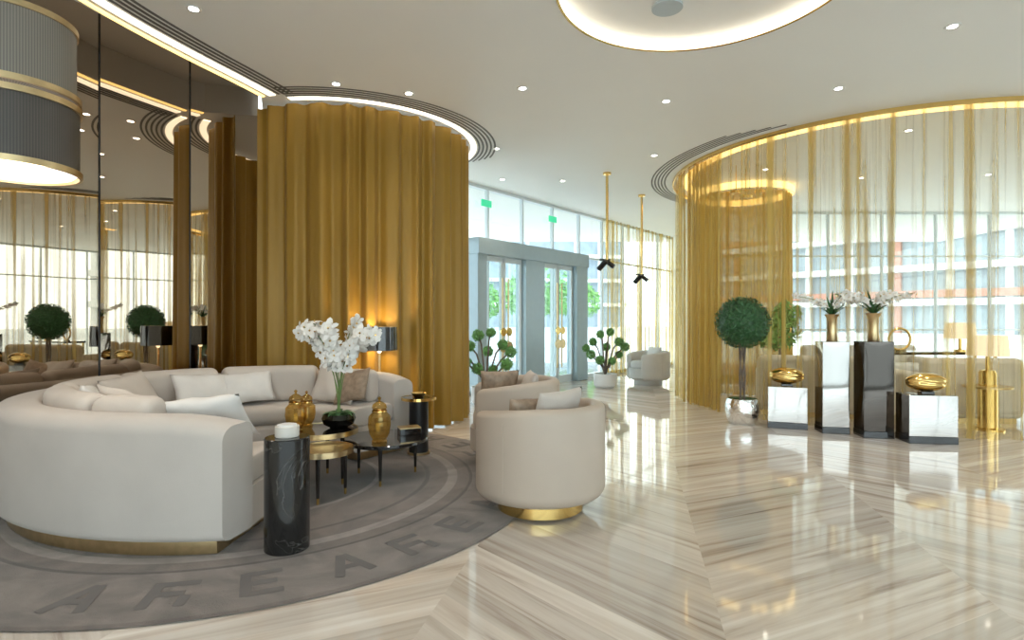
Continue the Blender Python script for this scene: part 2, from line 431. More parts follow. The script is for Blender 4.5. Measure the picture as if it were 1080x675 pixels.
def off(pts, d):
    o = []
    for i, p in enumerate(pts):
        a = pts[max(0, i-1)]; b = pts[min(len(pts)-1, i+1)]
        dx, dy = b[0]-a[0], b[1]-a[1]; l = sqrt(dx*dx+dy*dy)
        o.append((p[0]-dy/l*d, p[1]+dx/l*d))
    return o
def smooth_path(pts, it=3):
    for _ in range(it):
        o = [pts[0]]
        for a, b in zip(pts, pts[1:]):
            o.append((a[0]*.75+b[0]*.25, a[1]*.75+b[1]*.25)); o.append((a[0]*.25+b[0]*.75, a[1]*.25+b[1]*.75))
        o.append(pts[-1]); pts = o
    return pts
ES = smooth_path(EDGE[1:], 2)
strip("led_strip", off(ES, 0.01), off(ES, 0.045), CH-0.0, M['glowgold'], cove, 0.010)
strip("led_strip_white", off(ES, 0.10), off(ES, 0.17), CH-0.0, M['glow'], cove, 0.010)
slots = empty("ceiling_slot_diffuser")
for i, d in enumerate((0.20, 0.25, 0.30, 0.35)):
    strip("slot_%d" % i, off(ES, d), off(ES, d+0.026), CH-0.001, M['groove'], slots, 0.003)
ring = empty("ceiling_ring_light", (RC[0], RC[1], CH))
lathe("ring_fascia", [(RR, 0.0), (RR, 0.085)], M['glow'], ring, cap=False, seg=96)
lathe("ring_edge", [(RR-0.006, 0.0), (RR+0.012, -0.0), (RR+0.012, -0.005), (RR-0.006, -0.005), (RR-0.006, 0)], M['gold'], ring, cap=False, seg=96)
lathe("recess_panel", [(0.0, 0.085), (RR, 0.085)], M['ceil'], ring, cap=False, seg=96)
lathe("speaker", [(0.0, 0.065), (0.11, 0.065), (0.11, 0.083)], M['vent'], ring, loc=(-0.12, 0.45, 0), cap=False)

# drums
DL = (-2.0, 7.15); DLR = 1.42
DR = (5.25, 8.35); DRR = 2.72
cl = empty("gold_curtain_round")
curtain("drape", arc(DL[0], DL[1], DLR, 244, 392), 0.016, CH-0.02, 0.25, 0.05, M['cur'], cl, rows=14, per=18, irr=0.9)
for nm, c, R, a0, a1 in (("drum_slot_diffuser", DL, DLR+0.08, 262, 390), ("drum_slot_diffuser", DR, DRR+0.10, 130, 222)):
    g = empty(nm)
    strip("white_band", arc(*c, R-0.02, a0, a1), arc(*c, R+0.05, a0, a1), CH-0.0005, M['glow'] if c is DL else M['ceil'], g, 0.006)
    for i in range(5):
        r = R+0.075+i*0.05
        strip("slot_%d" % i, arc(*c, r, a0, a1-i*3), arc(*c, r+0.022, a0, a1-i*3), CH-0.001, M['groove'], g, 0.003)
cr_ = empty("gold_sheer_curtain_round")
curtain("voile", arc(DR[0], DR[1], DRR, 165, 335, 400), 0.01, CH-0.01, 0.22, 0.038, M['sheer'], cr_, rows=8, per=10, irr=0.9, seed=4)
curtain("voile_side_dense", arc(DR[0], DR[1], DRR-0.08, 178, 198, 200), 0.01, CH-0.01, 0.14, 0.035, M['cur2'], cr_, rows=8, per=10, irr=0.9, seed=9)
strip("led_ring", arc(*DR, DRR-0.22, 140, 335, 160), arc(*DR, DRR-0.10, 140, 335, 160), CH-0.002, M['glowgold'], cr_, 0.01)
strip("track", arc(*DR, DRR+0.05, 140, 335, 160), arc(*DR, DRR+0.065, 140, 335, 160), CH-0.002, M['gold'], cr_, 0.05)
ci = empty("gold_curtain_column")
curtain("drape", arc(3.95, 9.75, 0.74, 0, 360, 200), 0.01, CH-0.12, 0.13, 0.03, M['cur2'], ci, rows=8, per=10, seed=13)
lathe("header", [(0.80, 0), (0.80, -0.1), (0.77, -0.1), (0.77, 0)], M['glowgold'], ci, loc=(3.95, 9.75, CH), cap=False, seg=64)

# ---------------------------------------------------------------- walls
for i in range(len(MIR)-1):
    a, b = MIR[i], MIR[i+1]
    L = sqrt((a[0]-b[0])**2+(a[1]-b[1])**2); ang = atan2(b[1]-a[1], b[0]-a[0])
    g = box("wall_mirror_panel" , ((a[0]+b[0])/2, (a[1]+b[1])/2, (CH+0.3)/2), (L-0.006, 0.02, CH+0.3), M['mirror'], None, ang)
    box("trim_%d" % (i+1), (b[0]+0.0, b[1], (CH+0.3)/2), (0.012, 0.03, CH+0.3), M['blackmatte'], None, ang)
v = off(MIR, -0.06)
vwall("wall_left", v, 0, CH+0.3, M['wall'])
vwall("wall_right", [(12, -5), (12, 4)], 0, CH, M['wall'])
vwall("wall_far_return", [(4.25, 15.35), (4.25, 11.62)], 0, CH, M['wall'])
vwall("wall_left_far", [(-1.7, 7.9), (-4, 7.9), (-4, 6.2)], 0, CH, M['wall'])

def facade(name, x0, y0, ang, L, step, z_h=(2.5,), start=0.0, m=None):
    g = empty(name, (x0, y0, 0), ang)
    m = m or M['mull']
    n = int(L/step)
    for i in range(n+1):
        box("mullion_%d" % i, (start+i*step, 0, CH/2), (0.035, 0.06, CH), m, g)
    for z in z_h: box("transom_%d" % int(z*10), (L/2, 0, z), (L, 0.05, 0.035), m, g)
    box("sill", (L/2, 0, 0.04), (L, 0.1, 0.08), m, g)
    box("head", (L/2, 0, CH-0.025), (L, 0.1, 0.05), m, g)
    box("glass", (L/2, 0.02, CH/2), (L, 0.01, CH-0.1), M['glass'], g)
    return g
U = atan2(.777, .63)
facade("window_1", -1.6, 8.01, U, 9.4, 0.94)
facade("window_2", 4.25, 11.62, 0, 7.75, 1.1, (2.5, 1.0))
facade("window_3", 12, 4, pi/2, 7.6, 1.2)
facade("unseen_fill_window", -3.6, -5, 0, 15.6, 1.95)  # unseen glazed back wall, added so daylight fills the camera-facing sides

portal = empty("door_1", (-0.72, 9.1, 0), U)
PD = -0.12
for nm, s0, s1 in (("post_a", 0.0, 0.22), ("post_b", 1.24, 1.80), ("post_c", 2.88, 3.28)):
    box(nm, ((s0+s1)/2, PD, 1.25), (s1-s0, 0.24, 2.5), M['frame'], portal, bv=0.01)
box("lintel", (1.64, PD-0.02, 2.38), (3.3, 0.26, 0.26), M['frame'], portal, bv=0.01)
def door_leaf(nm, s0, s1):
    g = empty(nm); g.parent = portal; g.location = (0, PD, 0)
    w = 0.05
    for k, s in (("stile_l", s0+w/2), ("stile_r", s1-w/2)): box(k, (s, 0, 1.12), (w, 0.05, 2.24), M['mull'], g)
    box("rail_top", ((s0+s1)/2, 0, 2.21), (s1-s0, 0.05, 0.08), M['mull'], g)
    box("rail_bottom", ((s0+s1)/2, 0, 0.07), (s1-s0, 0.05, 0.14), M['mull'], g)
    box("pane", ((s0+s1)/2, 0, 1.12), (s1-s0-0.1, 0.012, 2.1), M['glass'], g)
    return g
door_leaf("leaf_1", 0.23, 0.73); door_leaf("leaf_2", 0.74, 1.23)
door_leaf("leaf_3", 1.81, 2.34); door_leaf("leaf_4", 2.35, 2.87)
for s in (0.66, 0.81, 2.27, 2.42):
    cyl("handle_rod", (s, PD-0.07, 1.1), 0.014, 1.6, M['brass'], portal, 12)
    cyl("handle_disc", (s, PD-0.09, 1.0), 0.07, 0.02, M['gold'], portal, 32, rot=(pi/2, 0, 0))
    cyl("handle_disc_low", (s, PD-0.09, 0.75), 0.09, 0.02, M['brass'], portal, 32, rot=(pi/2, 0, 0))
ex = empty("exit_sign", (-0.72, 9.1, 0), U)
mg = mat("exit_green", (0.05, 0.5, 0.25), 0.5, emit=(0.05, 0.7, 0.35), es=0.5)
for s in (0.4, 2.3): box("panel", (s, -0.06, 3.12), (0.24, 0.02, 0.11), mg, ex)

cs = empty("gold_sheer_curtain_straight")
ux, uy = cos(U), sin(U)
P0 = (1.95, 12.15); path = [(P0[0]+ux*t*0.02, P0[1]+uy*t*0.02) for t in range(0, 200)]
curtain("voile", path, 0.01, CH-0.02, 0.2, 0.04, M['sheer'], cs, seed=20)

# ---------------------------------------------------------------- exterior
gm = mat("pavement", (0.60, 0.61, 0.61), 0.8, var=0.08)
mk("ground_outside", [(-80, -60, -0.05), (90, -60, -0.05), (90, 110, -0.05), (-80, 110, -0.05)], [(0, 1, 2, 3)], gm)
bw = mat("building_concrete", (0.72, 0.73, 0.73), 0.7, var=0.05)
br = mat("building_red_panel", (0.45, 0.22, 0.17), 0.7, var=0.1)
bg = mat("building_window", (0.30, 0.36, 0.41), 0.3, var=0.15, vscale=1)
def building(name, x, y, rz, L, D, floors, fh, red=False):
    g = empty(name, (x, y, 0), rz)
    box("core", (0, D/2, floors*fh/2), (L, D, floors*fh), bg, g)
    for i in range(floors+1):
        box("slab_%d" % i, (0, -0.2, i*fh+0.02), (L+0.6, 1.6, 0.45), bw, g)
        if red and i % 2 == 1: box("panel_%d" % i, (0, -0.9, i*fh+0.6), (L*0.9, 0.12, 0.5), br, g)
    n = int(L/3)
    for i in range(n+1): box("pier_%d" % i, (-L/2+i*L/n, -0.1, floors*fh/2), (0.4, 0.6, floors*fh), br if (red and i % 4 == 2) else bw, g)
building("apartment_building", 29, 40, radians(-50), 40, 12, 7, 2.4, True)
building("office_building", 2, 75, radians(8), 26, 10, 4, 3.2)
def leaf_cloud(cs_, n, size, name, m, parent, seed=1, elong=1.6):
    rnd = random.Random(seed); v = []; f = []
    for (c, R) in cs_:
        for i in range(n):
            d = Vector((rnd.gauss(0, 1), rnd.gauss(0, 1), rnd.gauss(0, 1))).normalized()
            rr = R*(0.80+0.22*rnd.random())
            p = Vector(c)+d*rr
            t = d.cross(Vector((rnd.gauss(0, 1), rnd.gauss(0, 1), rnd.gauss(0, 1)))).normalized()
            ax = (t*0.8+d*0.8*rnd.random()).normalized(); s = ax.cross(d).normalized()
            L = size*elong*(0.7+0.6*rnd.random()); W = size*0.5
            k = len(v); v += [p-ax*L/2, p+s*W/2+d*0.1*size, p+ax*L/2, p-s*W/2+d*0.1*size]; f.append((k, k+1, k+2, k+3))
    return mk(name, v, f, m, parent)
tg = empty("street_trees")
for i, (x, y) in enumerate(((-2, 30), (3, 29), (1.0, 24))):
    cyl("trunk_%d" % i, (x, y, 1), 0.12, 2.0, M['bark'], tg, 10)
    leaf_cloud([((x, y, 2.6), 1.2), ((x+.7, y, 2.1), .8), ((x-.7, y+.3, 2.2), .8)], 250, 0.25, "crown_%d" % i, M['leaf2'], tg, i)

# ---------------------------------------------------------------- rug
RGC = (-1.85, 4.2); RGR = 2.02
rug = empty("round_rug", (RGC[0], RGC[1], 0))
def mirx(y):
    for a, b in zip(MIR, MIR[1:]):
        if b[1] <= y <= a[1]: return a[0]+(b[0]-a[0])*(a[1]-y)/(a[1]-b[1])
    return MIR[0][0]
rp = lathe("pile", [(0, 0.0), (RGR-0.01, 0.0), (RGR, 0.006), (RGR-0.01, 0.014), (0, 0.014)], M['rug'], rug, seg=160, cap=False)
for vt in rp.data.vertices:
    x, y = vt.co.x+RGC[0], vt.co.y+RGC[1]
    d = sqrt((x-DL[0])**2+(y-DL[1])**2)
    if d < 1.53 and (vt.co.x**2+vt.co.y**2) > 0.5:
        x = DL[0]+(x-DL[0])*1.53/d; y = DL[1]+(y-DL[1])*1.53/d
    x = max(x, mirx(y)+0.06)
    vt.co.x = x-RGC[0]; vt.co.y = y-RGC[1]
def glyph(kind, ang, r, s):
    g = Matrix.Translation((r*cos(ang), r*sin(ang), 0.0140)) @ Matrix.Rotation(ang+pi/2, 4, 'Z')
    bars = {'A': [((-.30, -.5), (0.05, .5)), ((.38, -.5), (0.08, .5)), ((-.15, -.12), (.25, -.12))],
            'E': [((-.3, -.5), (-.3, .5)), ((-.3, .43), (.35, .43)), ((-.3, 0), (.25, 0)), ((-.3, -.43), (.35, -.43))],
            'F': [((-.3, -.5), (-.3, .5)), ((-.3, .4), (.4, .4)), ((-.3, 0), (.25, 0)), ((.3, -.5), (.3, -.1))]}[kind]
    v = []; f = []
    for bi, (a, b) in enumerate(bars):
        a = Vector(a)*s; b = Vector(b)*s; d = (b-a).normalized(); n = Vector((-d.y, d.x))*s*0.095
        k = len(v)
        for p in (a-n, b-n, b+n, a+n): v.append(g @ Vector((p.x, p.y, 0.0020+bi*0.0002)))
        f.append((k, k+1, k+2, k+3))
    mk("motif_"+kind, v, f, M['rugmark'], rug)
ks = 'AFEAFE'
for i in range(16):
    glyph(ks[i % 6], radians(-90+i*12.0), 1.78, 0.24)

# ---------------------------------------------------------------- sofa
SC = (-1.75, 4.16)
sofa = empty("curved_sectional_sofa", (SC[0], SC[1], 0.0145))
STRETCH[0] = 1.21
A0, A1 = radians(52), radians(283)
def zf(tt, r):
    e = min(tt, 1-tt)*(A1-A0)
    k = max(0, 1-e/radians(16))
    return 1-0.075*k*k
sweep("back_shell", rrect(1.14, 1.36, 0.075, 0.70, (0.05, 0.08, 0.06, 0.02), 6), A0, A1, M['sofa'], sofa, 90, shear0=0, shear1=radians(14), rin=0.72, rout=1.36, zf=zf)
sweep("seat_base", rrect(0.70, 1.15, 0.075, 0.29, (0.02, 0.02, 0.04, 0.05)), A0, A1, M['sofa'], sofa, 90, shear1=radians(14), rin=0.72, rout=1.36)
sweep("plinth", rrect(0.78, 1.30, 0.0, 0.076, 0.004), A0+0.05, A1-0.05, M['brass'], sofa, 90, shear1=radians(12), rin=0.72, rout=1.36)
ns = 6
for i in range(ns):
    a = A0+(A1-A0)*i/ns+0.004; b = A0+(A1-A0)*(i+1)/ns-0.004
    sweep("seat_cushion_%d" % i, rrect(0.69, 1.145, 0.292, 0.45, (0.05, 0.05, 0.06, 0.06)), a, b, M['sofa'], sofa, 18, shear1=radians(12) if i == ns-1 else 0, rin=0.72, rout=1.36, soft=0.03)
for i in range(ns):
    a = A0+(A1-A0)*i/ns+0.02; b = A0+(A1-A0)*(i+1)/ns-0.02
    if i == ns-1: b -= 0.34
    if i == 0: a += 0.14
    sweep("back_cushion_%d" % i, rrect(0.99, 1.15, 0.45, 0.77 if i else 0.74, 0.065), a, b, M['cush'], sofa, 14, soft=0.05)
def sp(name, deg, r, z, w, h, t, m, tilt=20, roll=0):
    a = radians(deg); x = r*cos(a)
    if x < 0: x *= STRETCH[0]
    pillow(name, (x, r*sin(a), z), (radians(tilt), radians(roll), a-pi/2), w, h, t, m, sofa)
sp("pillow_1", 271, 0.90, 0.62, 0.46, 0.34, 0.13, M['white'], -38, 6)
sp("pillow_2", 246, 0.90, 0.63, 0.48, 0.36, 0.13, M['cush'], -35, -8)
sp("pillow_3", 214, 0.90, 0.62, 0.44, 0.36, 0.12, M['white'], -30, 5)
sp("pillow_4", 176, 0.88, 0.62, 0.44, 0.36, 0.12, M['cush'], -30, -5)
sp("pillow_5", 140, 0.88, 0.60, 0.46, 0.32, 0.12, M['white'], -35, 3)
sp("pillow_6", 120, 0.90, 0.60, 0.42, 0.30, 0.12, M['white'], -35, -4)
sp("pillow_7", 78, 0.90, 0.61, 0.42, 0.34, 0.12, M['cush'], -28, 5)
sp("pillow_8", 66, 0.87, 0.61, 0.36, 0.30, 0.11, M['brown'], -28, -12)
STRETCH[0] = 1.0

# ---------------------------------------------------------------- armchairs
def armchair(loc, open_deg, fabric, R=0.41, H=0.67, cush=None, plinth=M['gold'], name="tub_armchair"):
    g = empty(name, loc, radians(open_deg))
    Ro, Ri = R, R-0.095*R/0.41
    prof = rrect(Ri, Ro, 0.09, H, (0.075, 0.045, 0.045, 0.01), 6)
    def zfun(tt, r):
        e = abs(tt-0.5)*2
        return 1-0.10*max(0, (e-0.35)/0.65)**1.5
    sweep("shell", prof, radians(38), radians(322), fabric, g, 72, zf=zfun, soft=0.04)
    lathe("seat_base", [(0, 0.09), (R-0.10, 0.09), (R-0.05, 0.13), (R-0.05, 0.30), (0, 0.30)], fabric, g, cap=False)
    lathe("seat_cushion", [(0, 0.301), (R-0.12, 0.301), (R-0.095, 0.325), (R-0.095, 0.40), (R-0.125, 0.435), (0, 0.45)], fabric, g, cap=False, loc=(0.02, 0, 0))
    lathe("plinth", [(0, 0), (R-0.14, 0), (R-0.14, 0.09), (0, 0.09)], plinth, g, cap=False)
    for a in (95, 265):
        ca, sa = cos(radians(a)), sin(radians(a))
        tube("seam_%d" % a, [((Ro+0.001)*ca, (Ro+0.001)*sa, z/100) for z in range(18, 60, 4)], 0.003, fabric, g, 1)
    if cush:
        for i, (x, y, z, rx, rz, w, h, m) in enumerate(cush):
            pillow("pillow_%d" % i, (x, y, z), (radians(rx), 0, radians(rz)), w, h, 0.12, m, g)
    return g
armchair((0.18, 3.63, 0.015), 140, M['leather'], cush=[(-0.13, 0.0, 0.61, -15, 90, 0.46, 0.30, M['cush']), (-0.02, 0.12, 0.58, -20, 70, 0.36, 0.28, M['brown'])])
armchair((0.0, 4.78, 0.015), 185, M['leather'], R=0.40, H=0.70, cush=[(0.1, -0.12, 0.62, -15, 10, 0.34, 0.28, M['brown']), (-0.14, 0.0, 0.60, -15, 90, 0.40, 0.32, M['cush'])])
armchair((2.56, 10.7, 0.0), 200, M['chairw'], R=0.40, H=0.62, plinth=M['chairw'], name="white_tub_chair", cush=[(-0.12, 0, 0.55, -15, 90, 0.42, 0.3, M['white'])])

# ---------------------------------------------------------------- tables
st = empty("black_marble_side_table", (-1.17, 2.96, 0.014))
lathe("column", [(0, 0), (0.107, 0), (0.112, 0.005), (0.112, 0.575), (0.107, 0.58), (0, 0.58)], M['bmarble'], st, cap=False)
cd = empty("candle_jar", (-1.17, 2.96, 0.594))
lathe("jar", [(0, 0), (0.056, 0), (0.06, 0.004), (0.06, 0.055), (0.055, 0.059), (0.05, 0.055), (0.05, 0.05), (0, 0.05)], M['candle'], cd, cap=False)
lathe("lid", [(0, 0.05), (0.048, 0.05), (0.048, 0.064), (0.03, 0.068), (0, 0.068)], M['pot'], cd, cap=False)
st2 = empty("gold_side_table", (-0.83, 5.06, 0.014))
lathe("base", [(0, 0), (0.10, 0), (0.10, 0.02), (0, 0.02)], M['brass'], st2, cap=False)
lathe("column", [(0, 0.02), (0.085, 0.02), (0.085, 0.48), (0, 0.48)], M['blackmatte'], st2, cap=False)
lathe("top", [(0, 0.48), (0.15, 0.48), (0.15, 0.50), (0.0, 0.50)], M['black'], st2, cap=False)
lathe("rim", [(0.149, 0.478), (0.155, 0.478), (0.155, 0.503), (0.149, 0.503), (0.149, 0.478)], M['gold'], st2, cap=False)
lathe("bowl", [(0, 0.50), (0.04, 0.50), (0.07, 0.54), (0.066, 0.54), (0.036, 0.508), (0, 0.508)], M['gold'], st2, cap=False)
def ctable(loc, R, H, topm, name="round_coffee_table", rim=None, a0=35):
    g = empty(name, loc)
    lathe("top", [(0, H-0.022), (R-0.004, H-0.022), (R, H-0.018), (R, H-0.004), (R-0.004, H), (0, H)], topm, g, cap=False, seg=64)
    if rim: lathe("rim", [(R, H-0.03), (R+0.006, H-0.03), (R+0.006, H+0.006), (R, H+0.006), (R, H-0.03)], rim, g, cap=False, seg=64)
    lathe("apron", [(R*0.80, H-0.04), (R*0.82, H-0.04), (R*0.82, H-0.022), (R*0.8, H-0.022), (R*.8, H-.04)], M['blackmatte'], g, cap=False, seg=64)
    for i in range(3):
        a = radians(a0+i*120); x, y = 0.78*R*cos(a), 0.78*R*sin(a)
        lathe("leg_%d" % i, [(0, 0), (0.009, 0), (0.009, 0.04)], M['gold'], g, (x, y, 0), 16, cap=False)
        lathe("leg_upper_%d" % i, [(0.010, 0.04), (0.016, H-0.022)], M['black'], g, (x, y, 0), 16, cap=False)
    return g
ctable((-0.96, 4.30, 0.014), 0.32, 0.30, M['black'])
ctable((-1.41, 4.20, 0.014), 0.26, 0.38, M['black'], rim=M['brass'], a0=95)
ctable((-1.26, 3.80, 0.014), 0.19, 0.33, M['brass'], rim=M['brass'])

def amber(loc, s=1.0, name="amber_glass_vase"):
    g = empty(name, loc)
    p = [(0, 0), (0.05, 0), (0.055, 0.01), (0.045, 0.02), (0.068, 0.06), (0.078, 0.12), (0.074, 0.18), (0.052, 0.205), (0.045, 0.212), (0.045, 0.235)]
    lathe("body", [(r*s, z*s) for r, z in p], M['amber'], g, seg=18, smooth=False, cap=False)
    lathe("collar", [(r*s, z*s) for r, z in [(0.048, 0.208), (0.052, 0.212), (0.052, 0.22), (0.048, 0.222)]], M['gold'], g, seg=24, cap=False)
    lathe("lid", [(r*s, z*s) for r, z in [(0.052, 0.236), (0.045, 0.262), (0.02, 0.28), (0.008, 0.285), (0.008, 0.295), (0.014, 0.305), (0.0, 0.318)]], M['amber'], g, seg=24, cap=False)
amber((-0.96, 4.12, 0.3145), 1.05)
amber((-1.57, 4.13, 0.3945), 0.95)
amber((-1.56, 4.32, 0.3945), 0.85)
bx = empty("black_gift_box", (-0.80, 4.42, 0.3145), 0.4)
box("body", (0, 0, 0.025), (0.16, 0.12, 0.05), M['black'], bx, bv=0.004)
box("lid_band", (0, 0, 0.054), (0.162, 0.122, 0.008), M['brass'], bx)

# ---------------------------------------------------------------- orchids
def orchid(g, base, n_st, H, spread, nfl, seed, fsize=0.045, droop=0.5, dirs=None):
    rnd = random.Random(seed); pv = []; pf = []; sv = []; sf = []
    for s in range(n_st):
        a = dirs[s] if dirs else rnd.uniform(0, 2*pi); hh = H*rnd.uniform(0.85, 1.0); sp_ = spread*rnd.uniform(0.7, 1.1)
        pts = []
        for i in range(15):
            t = i/14
            x = sp_*(t**2.2); z = hh*(1.35*t - 0.45*droop*2*t**3*0.8) if droop else hh*t
            pts.append(Vector((base[0]+cos(a)*x+0.01*sin(5*t+s), base[1]+sin(a)*x, base[2]+z)))
        tube("stem_%d" % s, [tuple(p) for p in pts], 0.0035, M['stem'], g, 1)
        for k in range(nfl):
            t = 0.48+0.52*k/max(1, nfl-1)
            i = min(13, int(t*14)); p = pts[i].lerp(pts[i+1], t*14-i) + Vector((rnd.uniform(-1, 1), rnd.uniform(-1, 1), rnd.uniform(-.8, .5)))*0.03
            nd = Vector((cos(a)*0.4+rnd.uniform(-.7, .7), sin(a)*0.4+rnd.uniform(-.9, .4)-0.25, rnd.uniform(-.3, .4))).normalized()
            u = nd.cross(Vector((0, 0, 1))).normalized(); w = u.cross(nd)
            fs = fsize*rnd.uniform(0.8, 1.15)
            for q in range(5):
                b = 2*pi*q/5+0.3; wd = 0.95 if q in (1, 3, 0) else 0.6
                d = u*cos(b)+w*sin(b); sd = u*-sin(b)+w*cos(b)
                k0 = len(pv)
                pv += [p, p+d*fs*.5+sd*fs*.42*wd+nd*fs*.12, p+d*fs*.85+sd*fs*.32*wd+nd*fs*.05, p+d*fs*1.05-nd*fs*.02, p+d*fs*.85-sd*fs*.32*wd+nd*fs*.05, p+d*fs*.5-sd*fs*.42*wd+nd*fs*.12]
                pf.append(tuple(k0+z for z in range(6)))
            k0 = len(sv); r = fs*.16
            cen = p+nd*fs*.18
            sv += [cen+u*r, cen+w*r, cen-u*r, cen-w*r, cen+nd*r, cen-nd*r]
            sf += [(k0, k0+1, k0+4), (k0+1, k0+2, k0+4), (k0+2, k0+3, k0+4), (k0+3, k0, k0+4), (k0+1, k0, k0+5), (k0+2, k0+1, k0+5), (k0+3, k0+2, k0+5), (k0, k0+3, k0+5)]
    mk("petals", pv, pf, M['petal'], g); mk("lips", sv, sf, M['gold'], g)
def strap_leaves(g, base, n, L, seed, m=M['leaf'], up=0.9, wd=0.026):
    rnd = random.Random(seed); v = []; f = []
    for i in range(n):
        a = 2*pi*i/n+rnd.uniform(-.3, .3); l = L*rnd.uniform(.7, 1.1); d = Vector((cos(a), sin(a), 0)); s = Vector((-sin(a), cos(a), 0))
        k = len(v)
        for j in range(7):
            t = j/6; w = wd*sin(pi*min(1, t*0.9+0.12))
            p = Vector(base)+d*l*t+Vector((0, 0, l*(up*t-0.85*t*t)))
            v += [p+s*w, p-s*w]
        for j in range(6): f.append((k+2*j, k+2*j+1, k+2*j+3, k+2*j+2))
    mk("leaves", v, f, m, g, True)
og = empty("orchid_arrangement", (-1.30, 4.27, 0.3945))
lathe("bowl", [(0, 0), (0.06, 0), (0.11, 0.03), (0.125, 0.07), (0.11, 0.105), (0.104, 0.10), (0.115, 0.07), (0.10, 0.035), (0, 0.02)], M['smoke'], og, cap=False)
lathe("moss", [(0.10, 0.06), (0.07, 0.10), (0, 0.115)], M['soil'], og, cap=False)
strap_leaves(og, (0, 0, 0.09), 9, 0.15, 3)
orchid(og, (0, 0, 0.08), 10, 0.72, 0.29, 12, 11, 0.060, dirs=[pi, 2.6, 0.2, 3.6, 5.6, 1.2, 0.0, 4.7, 3.3, 6.0])

# ---------------------------------------------------------------- lamps
lg = empty("black_floor_lamp", (-1.32, 5.66, 0))
cyl("base", (0, 0, 0.028), 0.12, 0.024, M['brass'], lg)
cyl("pole", (0, 0, 0.46), 0.012, 0.86, M['brass'], lg, 16)
lathe("shade", [(0.175, 0.90), (0.18, 0.90), (0.175, 1.13), (0.17, 1.13), (0.175, 0.90)], M['black'], lg, cap=False)
lathe("shade_lining", [(0.172, 0.905), (0.168, 1.125)], M['shade_w'], lg, cap=False)
lathe("bulb_glass", [(0.0, 0.86), (0.02, 0.88), (0.03, 0.95), (0.015, 1.0), (0, 1.0)], M['glow'], lg, cap=False)

pg = empty("drum_pendant_lamp", (-2.47, 2.8, 0))
cyl("stem", (0, 0, 3.05), 0.012, 0.72, M['brass'], pg, 16)
cyl("canopy", (0, 0, 3.385), 0.07, 0.03, M['brass'], pg)
def ringb(nm, r, z, h=0.03, m=M['brass']): lathe(nm, [(r-0.01, z), (r+0.004, z), (r+0.004, z+h), (r-0.01, z+h), (r-0.01, z)], m, pg, cap=False, seg=72)
lathe("shade_upper", [(0.262, 2.33), (0.262, 2.66)], M['pshade'], pg, cap=False, seg=96)
lathe("shade_lower", [(0.275, 1.95), (0.275, 2.26)], M['pshade2'], pg, cap=False, seg=96)
ringb("ring_top", 0.266, 2.65); ringb("ring_mid_a", 0.28, 2.30); ringb("ring_mid_b", 0.283, 2.25); ringb("ring_bottom", 0.283, 1.925)
lathe("cap_top", [(0.0, 2.66), (0.262, 2.66)], M['pshade'], pg, cap=False)
lathe("mid_plate", [(0.0, 2.3), (0.27, 2.3)], M['pshade'], pg, cap=False)
lathe("diffuser", [(0, 1.925), (0.25, 1.932), (0.27, 1.95)], M['diff'], pg, cap=False, seg=72)

for (x, y, zb) in ((1.42, 8.5, 2.1), (2.28, 10.0, 2.0)):
    g = empty("hanging_spotlight_pole", (x, y, 0))
    cyl("pole", (0, 0, (CH+zb)/2), 0.02, CH-zb, M['gold'], g, 16)
    cyl("canopy", (0, 0, CH-0.015), 0.06, 0.03, M['gold'], g)
    cyl("arm", (-0.03, 0, zb), 0.012, 0.16, M['blackmatte'], g, 12, rot=(0, pi/2, 0))
    cyl("spot_head", (-0.07, -0.02, zb-0.08), 0.04, 0.18, M['blackmatte'], g, 20, rot=(radians(30), radians(40), 0))
    cyl("spot_head_b", (0.05, 0.03, zb-0.06), 0.035, 0.15, M['blackmatte'], g, 20, rot=(radians(-20), radians(-50), 0))

# ---------------------------------------------------------------- plants
tp = empty("topiary_ball_tree", (2.68, 6.62, 0))
lathe("pot", [(0, 0), (0.13, 0), (0.17, 0.05), (0.19, 0.14), (0.19, 0.22), (0.17, 0.29), (0.155, 0.29), (0.165, 0.24), (0, 0.24)], M['silver'], tp, cap=False)
lathe("soil", [(0, 0.262), (0.165, 0.255)], M['soil'], tp, cap=False)
for i in range(4):
    tube("trunk_%d" % i, [(0.028*cos(i*pi/2+z*3.2), 0.028*sin(i*pi/2+z*3.2), 0.25+z*0.73) for z in [k/12 for k in range(13)]], 0.011, M['bark'], tp)
lathe("crown_core", [(0.26*sin(t*pi/16), 1.17-0.26*cos(t*pi/16)) for t in range(17)], M['leaf'], tp, cap=False)
leaf_cloud([((0, 0, 1.17), 0.30)], 3200, 0.035, "crown_leaves", M['leaf'], tp, 5)

def bonsai(loc, s, seed):
    g = empty("cloud_pruned_bonsai", loc)
    lathe("pot", [(0, 0), (0.17*s, 0), (0.21*s, 0.04*s), (0.22*s, 0.26*s), (0.20*s, 0.26*s), (0.20*s, 0.2*s), (0, 0.2*s)], M['pot'], g, cap=False)
    lathe("soil", [(0, 0.235*s), (0.2*s, 0.23*s)], M['soil'], g, cap=False)
    rnd = random.Random(seed); cl = []
    spots = [(-.28, .62), (-.12, .52), (.1, .50), (.30, .60), (-.22, .85), (.02, .76), (.24, .86), (.07, 1.04), (-.12, 1.0), (.36, .76), (-.36, .74)]
    for i, (x, z) in enumerate(spots):
        y = rnd.uniform(-.2, .2)
        c = (x*s, y*s, z*s); cl.append((c, rnd.uniform(.06, .085)*s))
        tube("branch_%d" % i, [(0, 0, 0.22*s), (x*.15*s, y*.3*s, 0.38*s), (x*.6*s, y*.6*s, (z-.12)*s), c], 0.013*s, M['bark'], g)
    leaf_cloud(cl, 260, 0.036*s, "foliage", M['leaf2'], g, seed, 2.0)
bonsai((-0.37, 8.1, 0), 0.98, 3)
bonsai((1.66, 10.15, 0), 0.95, 8)

